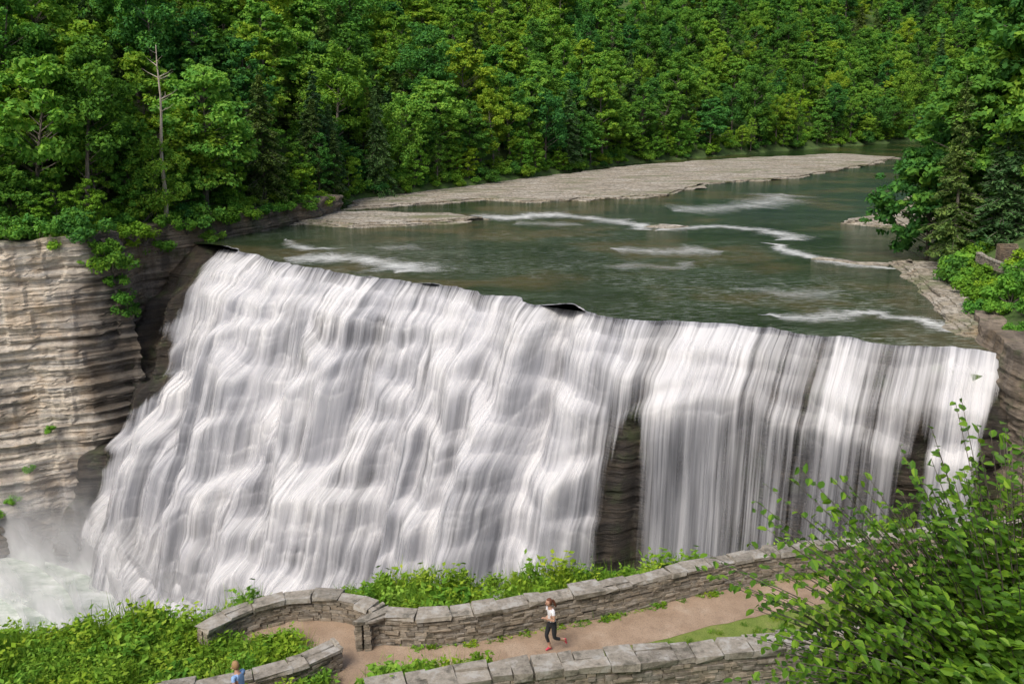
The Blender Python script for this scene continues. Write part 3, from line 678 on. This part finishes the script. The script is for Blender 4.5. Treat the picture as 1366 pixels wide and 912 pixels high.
# ---------------------------------------------------------------- meadow
def weed(name,seed,n=170,h=.42,r0=.34,ls=.1,grass=60):
    r=np.random.default_rng(seed);Q=[]
    for k in range(16):
        an=r.random()*6.28; rr=r0*math.sqrt(r.random()); x,y=math.cos(an)*rr,math.sin(an)*rr; hh=h*(.55+.6*r.random())
        tx,ty=x+r.normal()*.08,y+r.normal()*.08
        Q.append(tube((x,y,0),(tx,ty,hh),.006,.003,3))
        m=n//16; u=.25+.75*r.random(m); P=np.stack([x+(tx-x)*u,y+(ty-y)*u,hh*u],1)+r.normal(size=(m,3))*[.05,.05,.03]
        nr=np.array([0,0,1.])+r.normal(size=(m,3))*.5; nr/=np.linalg.norm(nr,axis=1)[:,None]
        a=np.cross(nr,r.normal(size=(m,3))); a/=np.linalg.norm(a,axis=1)[:,None]; b=np.cross(nr,a); s=ls*(.6+.8*r.random(m))[:,None]
        Q.append(np.stack([P-a*s*.6,P-b*s*.3,P+a*s*.6,P+b*s*.3],1))
    g=grass; b0=np.stack([r.normal(size=g)*r0*.6,r.normal(size=g)*r0*.6,np.zeros(g)],1); an=r.random(g)*6.28
    w=np.stack([np.cos(an),np.sin(an),0*an],1)*.008; d=r.normal(size=(g,3))*[.12,.12,0]; d[:,2]=h*(.7+.5*r.random(g)); tip=b0+d
    Q.append(np.stack([b0-w,b0+w,tip+w*.2,tip-w*.2],1))
    return mm(quads_mesh(name,np.concatenate(Q),4),M_weed)
WD=[weed('weed_a',1),weed('weed_b',2,n=200,h=.34,ls=.13),weed('weed_c',3,n=60,h=.5,grass=160),weed('weed_d',4,n=140,h=.6,ls=.11,r0=.22,grass=30)]
meadow=empty('meadow_plants')
bay=np.array([(-8.7,21.5),(-8.35,22.3),(-7.6,23.15),(-6.4,23.75),(-5.1,23.75),(-4.0,23.2),(-3.6,22.6),(-2.3,22.45),(-.9,22.75),(.82,23.35),(2.64,23.9),(5.07,24.9),(7.64,25.8),(10.3,26.5),(14,27.4),(20,28.8),(20,20),(8,17),(-4.6,17),(-4.9,20.9),(-5.9,20.35),(-7.0,19.95),(-8.4,19.6),(-9.8,19.2),(-9.8,20.6)])
def mcond(A,B):
    ins=inside(A,B-.3,VOID); b=inside(A,B,bay); return (~ins)&(~b)&(distpoly(A,B,list(bay)+[bay[0]])>.22)
def put_weed(a,b,h):
    if b<21 and a>-9.6 and b<19.0: return
    if a<-5.5 and b>23.6: return
    inst(random.choice(WD),a,b,G0-.02 if h>0 else G0-.3,random.uniform(.6,1.5)*(1+.25*math.sin(a*1.3+b)),meadow,'weed')
scatter(-24,14,19.2,30,.37,mcond,put_weed)
moundpoly=np.array([(-17,17.5),(-9.7,19.4),(-8.3,19.8),(-7,20.15),(-5.9,20.6),(-5.3,21.1),(-5.5,21.7),(-6.6,22.2),(-8.0,22.0),(-8.9,21.8),(-10,23.0),(-17,22)])
scatter(-15,-5,19,22.6,.36,lambda A,B:inside(A,B,moundpoly),lambda a,b,h:inst(random.choice(WD[:2]),a,b,G0,random.uniform(.8,1.3),meadow,'weed'))
for (x,y) in [(-2.9,18.0),(-2.5,18.1),(-2.1,18.2),(-1.7,18.25),(-1.2,18.35),(-3.3,17.9),(-.8,18.45)]:
    for q in range(3): inst(WD[random.randrange(2)],x+random.uniform(-.15,.15),y+random.uniform(-.1,.1),G0+1.65+random.uniform(-.2,.2),random.uniform(.8,1.2),meadow,'weed')
for k in range(60):
    s=random.random(); x=-3+s*14; y=float(np.interp(x,[-3,-.9,.82,2.64,5.07,7.64,10.3],[21.9,22.15,22.75,23.3,24.3,25.2,25.9]))
    inst(WD[1],x,y,G0-.08,random.uniform(.3,.6),meadow,'weed')
# short tufts breaking up the lawn strip
lawnpoly=np.array([(-.5,19.0),(3,19.2),(8,19.8),(12,20.5),(12,24.4),(8.6,23.7),(5.9,22.8),(2.9,21.7),(1.2,21.05),(-.5,20.6)])
scatter(-1,12,18.8,25,.42,lambda A,B:inside(A,B,lawnpoly),lambda a,b,h:inst(WD[2],a,b,G0-.05,random.uniform(.18,.4),meadow,'weed'))

# ---------------------------------------------------------------- near shrub with modelled leaves
def near_shrub():
    r=np.random.default_rng(21); Q=[]; LV=[]
    cen=np.array([4.9,7.2,22-5.3]); R=np.array([2.8,1.6,2.1])
    root=np.array([4.9,7.6,22-1.9-.9*7.6])
    def leafset(P,dirs,size):
        n=len(P)
        up=np.array([0,0,1.])+r.normal(size=(n,3))*.45
        f=dirs+np.array([0,0,-.25]); f/=np.linalg.norm(f,axis=1)[:,None]
        s=np.cross(f,up); s/=np.linalg.norm(s,axis=1)[:,None]; u=np.cross(s,f)
        L_=size[:,None]
        def pt(a,b,c): return P+f*L_*a+s*L_*b+u*L_*c
        base=pt(0,0,0);m=pt(.5,0,-.05);t=pt(1,0,-.1)
        A=np.stack([base,m,t,pt(.66,.25,.03),pt(.28,.27,.04)],1)
        B=np.stack([base,pt(.28,-.27,.04),pt(.66,-.25,.03),t,m],1)
        return np.stack([A,B],1).reshape(-1,5,3)
    for k in range(1800):
        d=r.normal(size=3); d/=np.linalg.norm(d)
        if d[2]<-.35: d[2]*=-1
        if d[1]>.5: d[1]*=-1
        rad=(.55+.47*r.random())
        if r.random()<.09: rad=1.03+.22*r.random(); d[2]=abs(d[2])+.3; d/=np.linalg.norm(d)
        tip=cen+d*R*rad
        start=cen+(tip-cen)*.45+np.array([0,0,-.35])
        tip2=tip+np.array([0,0,.1])
        if k%8==0: Q.append(tube(root+r.normal(size=3)*.15,start,.022,.012,4))
        mid=(start+tip2)/2+np.array([0,0,.10])
        Q.append(tube(start,mid,.010,.006,3)); Q.append(tube(mid,tip2,.006,.003,3))
        n=16; u=np.linspace(.15,1,n)[:,None]
        P=np.where(u<.5,start+(mid-start)*u*2,mid+(tip2-mid)*(u*2-1))
        ax=(tip2-start)/np.linalg.norm(tip2-start); sd=np.cross(ax,[0,0,1.]); sd/=np.linalg.norm(sd)
        sg=np.where(np.arange(n)%2==0,1,-1)[:,None]
        dr=ax*.55+sd*sg*.9+r.normal(size=(n,3))*.3; dr/=np.linalg.norm(dr,axis=1)[:,None]
        LV.append(leafset(P,dr,.07+.055*r.random(n)))
    br=mm(quads_mesh('branches',np.concatenate(Q),4),M_bark)
    lv=mm(quads_mesh('leaves',np.concatenate(LV),5),M_near)
    return br,lv
sh=empty('leafy_shrub'); b_,l_=near_shrub(); add('branches',b_,sh); add('leaves',l_,sh)

# ---------------------------------------------------------------- stone stairs on the right bank
def stairs():
    V=[];F=[]
    def box(x0,x1,y0,y1,z0,z1):
        i=len(V)
        for z in (z0,z1):
            for x,y in ((x0,y0),(x1,y0),(x1,y1),(x0,y1)):
                V.append((x+random.uniform(-.05,.05),y+random.uniform(-.03,.03),z))
        for f in ((0,3,2,1),(4,5,6,7),(0,1,5,4),(1,2,6,5),(2,3,7,6),(3,0,4,7)): F.append(tuple(i+k for k in f))
    for k in range(12):
        z=4.0+k*.15; box(52.8+k*.08,54.9+k*.08,93+k*.36,93+(k+1)*.36-.004,2.0,z)
    me=bpy.data.meshes.new('stone_stairs'); me.from_pydata(V,[],F); me.update(); return add('stone_stairs',me,None,[M_bankrock])
stairs()
stone_wall('stone_stair_wall',[(52.9,88),(52.2,90.5),(51.9,93),(52.1,96),(52.6,99)],3.5,.9,.4,9,caph=.12)

# ---------------------------------------------------------------- people
def person(name,loc,rotz,J,E_,R_,labels,mats,head,hairmat,skin,long_hair=False,scale=1.0):
    root=empty(name,loc); root.rotation_euler=(0,0,rotz); root.scale=(scale,)*3
    me=bpy.data.meshes.new('body_src'); me.from_pydata([J[k] for k in J],[],[(list(J).index(a),list(J).index(b)) for a,b in E_]); 
    ob=bpy.data.objects.new('src',me); COL.objects.link(ob)
    sk_=ob.modifiers.new('s','SKIN'); sk_.use_smooth_shade=True
    for i,k in enumerate(J):
        rr=R_[k]; v=me.skin_vertices[0].data[i]; v.radius=rr if isinstance(rr,tuple) else (rr,rr); v.use_root=(k=='pelvis')
    ss=ob.modifiers.new('sub','SUBSURF'); ss.levels=2; ss.render_levels=2
    dg=bpy.context.evaluated_depsgraph_get(); m2=bpy.data.meshes.new_from_object(ob.evaluated_get(dg))
    bpy.data.objects.remove(ob)
    for m in mats: m2.materials.append(m)
    segs=[(np.array(J[a]),np.array(J[b]),labels[(a,b)]) for a,b in E_]
    for pl in m2.polygons:
        c=np.array(pl.center); best=1e9; li=0
        for a,b,l in segs:
            ab=b-a; t=np.clip(np.dot(c-a,ab)/np.dot(ab,ab),0,1); d=np.linalg.norm(c-a-ab*t)
            if d<best: best=d; li=l if not callable(l) else l(t)
        pl.material_index=li; pl.use_smooth=True
    m2.name='body'; add('body',m2,root)
    bm=bmesh.new()
    bmesh.ops.create_uvsphere(bm,u_segments=20,v_segments=14,radius=1)
    for v in bm.verts:
        x,y,z=v.co; w=.078*(1-.18*max(0,-z)); v.co=(x*.095,y*w,z*.118)
        if x>.0 and z<-.3: v.co.x*=.92
    for (cx,cy,cz,sx,sy,sz) in ((.098,0,-.01,.014,.011,.024),(-.0,.078,-.005,.016,.008,.03),(-.0,-.078,-.005,.016,.008,.03)):
        r_=bmesh.ops.create_uvsphere(bm,u_segments=8,v_segments=6,radius=1)
        for v in r_['verts']: v.co=(cx+v.co.x*sx,cy+v.co.y*sy,cz+v.co.z*sz)
    for f in bm.faces:f.smooth=True
    hm=bpy.data.meshes.new('head'); bm.to_mesh(hm); bm.free(); o=add('head',hm,root,[skin]); o.location=head
    for nm,ps,sz,mt in (('eye_l',(.086,.03,.012),(.008,.013,.008),M_eye),('eye_r',(.086,-.03,.012),(.008,.013,.008),M_eye),('mouth',(.088,0,-.052),(.008,.024,.006),M_lip)):
        bm=bmesh.new(); bmesh.ops.create_uvsphere(bm,u_segments=8,v_segments=6,radius=1)
        for v in bm.verts: v.co=(v.co.x*sz[0],v.co.y*sz[1],v.co.z*sz[2])
        q=bpy.data.meshes.new(nm); bm.to_mesh(q); bm.free(); o=add(nm,q,root,[mt]); o.location=tuple(head[i]+ps[i] for i in range(3))
    bm=bmesh.new(); bmesh.ops.create_uvsphere(bm,u_segments=20,v_segments=14,radius=1)
    dele=[]
    for v in bm.verts:
        x,y,z=v.co; v.co=(x*.104-.008,y*.09,z*.124+.008)
        if x>.35 and z<.45 or (z<-.45 and x>-.2): dele.append(v)
    bmesh.ops.delete(bm,geom=dele,context='VERTS')
    if long_hair:
        r_=bmesh.ops.create_uvsphere(bm,u_segments=10,v_segments=8,radius=1)
        for v in r_['verts']:
            k=(1-v.co.z)/2; v.co=(-.12-.10*k+v.co.x*.04,v.co.y*.04*(1-.4*k)+.02*k,-.0-.13*k+v.co.z*.08)
    for f in bm.faces:f.smooth=True
    hm=bpy.data.meshes.new('hair'); bm.to_mesh(hm); bm.free(); o=add('hair',hm,root,[hairmat]); o.location=head
    so=o.modifiers.new('so','SOLIDIFY'); so.thickness=.01
    return root
M_skin=plain('skin',(.50,.29,.20),.5); M_white=plain('white_cotton',(.78,.77,.80)); M_dark=plain('dark_leggings',(.02,.022,.03)); M_pink=plain('pink_shoes',(.60,.06,.10))
M_blue=plain('light_blue_cotton',(.25,.42,.72)); M_hair=plain('auburn_hair',(.14,.05,.025)); M_blond=plain('fair_hair',(.36,.22,.10)); M_eye=plain('eye',(.02,.02,.02),.3); M_lip=plain('lips',(.40,.12,.11)); M_short=plain('khaki_shorts',(.22,.18,.12))
def hand(J,E_,R_,lab,w,side,d):
    d=np.array(d,float); d/=np.linalg.norm(d); s=np.cross(d,[0,0,1.]); s/=np.linalg.norm(s)+1e-9; 
    W=np.array(J[w]); pk=w+'_palm'; J[pk]=tuple(W+d*.055); R_[pk]=(.034,.018); E_.append((w,pk)); lab[(w,pk)]=0
    u=np.cross(s,d)
    for i,(o,l) in enumerate(((-.027,.065),(-.009,.075),(.009,.07),(.026,.055))):
        a=pk+f'f{i}a'; b=pk+f'f{i}b'; J[a]=tuple(W+d*(.09+l*.35)+s*o); J[b]=tuple(W+d*(.09+l*.65)+s*o-u*.035); R_[a]=.009;R_[b]=.007
        E_.append((pk,a));E_.append((a,b)); lab[(pk,a)]=0;lab[(a,b)]=0
    a=pk+'t'; J[a]=tuple(W+d*.06+s*.05*side-u*.015); R_[a]=.009; E_.append((pk,a)); lab[(pk,a)]=0
def build(pose,name,loc,rot,mats,hair,longh,scale=1.0):
    J=dict(pelvis=(0,0,.95),waist=(.015,0,1.08),chest=(.04,0,1.27),neck=(.06,0,1.43),headb=(.08,0,1.53))
    J.update(pose)
    R_=dict(pelvis=(.135,.105),waist=(.115,.09),chest=(.135,.10),neck=.052,headb=.055)
    for s in 'lr':
        R_.update({'sh'+s:.06,'el'+s:.042,'wr'+s:.027,'hip'+s:.092,'kn'+s:.058,'an'+s:.038,'heel'+s:.034,'toe'+s:.026})
    E_=[('pelvis','waist'),('waist','chest'),('chest','neck'),('neck','headb')]; lab={('pelvis','waist'):lambda t:2 if t<.6 else 1,('waist','chest'):1,('chest','neck'):lambda t:1 if t<.75 else 0,('neck','headb'):0}
    for s in 'lr':
        for a,b,l in (('chest','sh',1),('sh','el',(lambda t:1 if t<.35 else 0)),('el','wr',0),('pelvis','hip',2),('hip','kn',2),('kn','an',(lambda t:0) if 'short' in mats[2].name else (lambda t:2 if t<.5 else 0)),('an','toe',3),('an','heel',3)):
            A=a if a in('chest','pelvis') else a+s; E_.append((A,b+s)); lab[(A,b+s)]=l
        dv=np.array(J['wr'+s])-np.array(J['el'+s]); hand(J,E_,R_,lab,'wr'+s,1 if s=='l' else -1,dv)
    hb=J['headb']
    return person(name,loc,rot,J,E_,R_,lab,mats,(hb[0]+.025,hb[1],hb[2]+.07),hair,M_skin,longh,scale)
run=dict(shr=(.03,-.17,1.385),elr=(-.17,-.235,1.2),wrr=(.0,-.22,1.04),shl=(.06,.17,1.385),ell=(.05,.235,1.12),wrl=(.25,.14,1.2),
 hipr=(.02,-.09,.88),knr=(.13,-.09,.50),anr=(.0,-.08,.095),toer=(.15,-.085,.03),heelr=(-.04,-.08,.04),
 hipl=(-.02,.09,.88),knl=(-.03,.10,.48),anl=(-.36,.10,.34),toel=(-.43,.10,.20),heell=(-.41,.10,.37))
build(run,'running_woman',(1.12,21.75,G0+.03),math.radians(205),[M_skin,M_white,M_dark,M_pink],M_hair,True)
walk=dict(shr=(.05,-.18,1.385),elr=(.14,-.27,1.16),wrr=(.33,-.2,1.27),shl=(.03,.18,1.385),ell=(-.08,.23,1.12),wrl=(.03,.25,.9),
 hipr=(.0,-.09,.88),knr=(-.02,-.09,.49),anr=(-.2,-.09,.12),toer=(-.07,-.1,.03),heelr=(-.24,-.09,.07),
 hipl=(.0,.09,.88),knl=(.12,.09,.5),anl=(.2,.09,.095),toel=(.35,.095,.04),heell=(.16,.09,.04))
build(walk,'walking_person',(-6.75,18.85,G0+.03),math.radians(150),[M_skin,M_blue,M_short,M_dark],M_blond,False)

# ---------------------------------------------------------------- light, sky, camera
w=bpy.data.worlds.new('World'); scene.world=w; w.use_nodes=True; nt=w.node_tree
sky=nt.nodes.new('ShaderNodeTexSky'); sky.sky_type='NISHITA'; sky.sun_disc=False
el,az=math.radians(52),math.radians(215)
sky.sun_elevation=el; sky.sun_rotation=az; sky.air_density=1.0; sky.dust_density=5.0; sky.ozone_density=.4
bg=nt.nodes['Background']; bg.inputs[1].default_value=.15; nt.links.new(sky.outputs[0],bg.inputs[0])
sl=bpy.data.lights.new('sun','SUN'); sl.energy=2.2; sl.angle=math.radians(25); sl.color=(1,.97,.92)
so=bpy.data.objects.new('sun',sl); COL.objects.link(so)
dv=Vector((math.sin(az)*math.cos(el),math.cos(az)*math.cos(el),math.sin(el)))
so.rotation_euler=dv.to_track_quat('Z','Y').to_euler()
cam=bpy.data.cameras.new('camera'); cam.lens=31.18; cam.sensor_width=36; cam.clip_end=5000; cam.clip_start=.1
co=bpy.data.objects.new('camera',cam); COL.objects.link(co); co.location=(0,0,22); co.rotation_euler=(math.radians(90-15.86),0,0)
scene.camera=co
scene.view_settings.view_transform='Standard'; scene.view_settings.look='None'; scene.view_settings.exposure=0
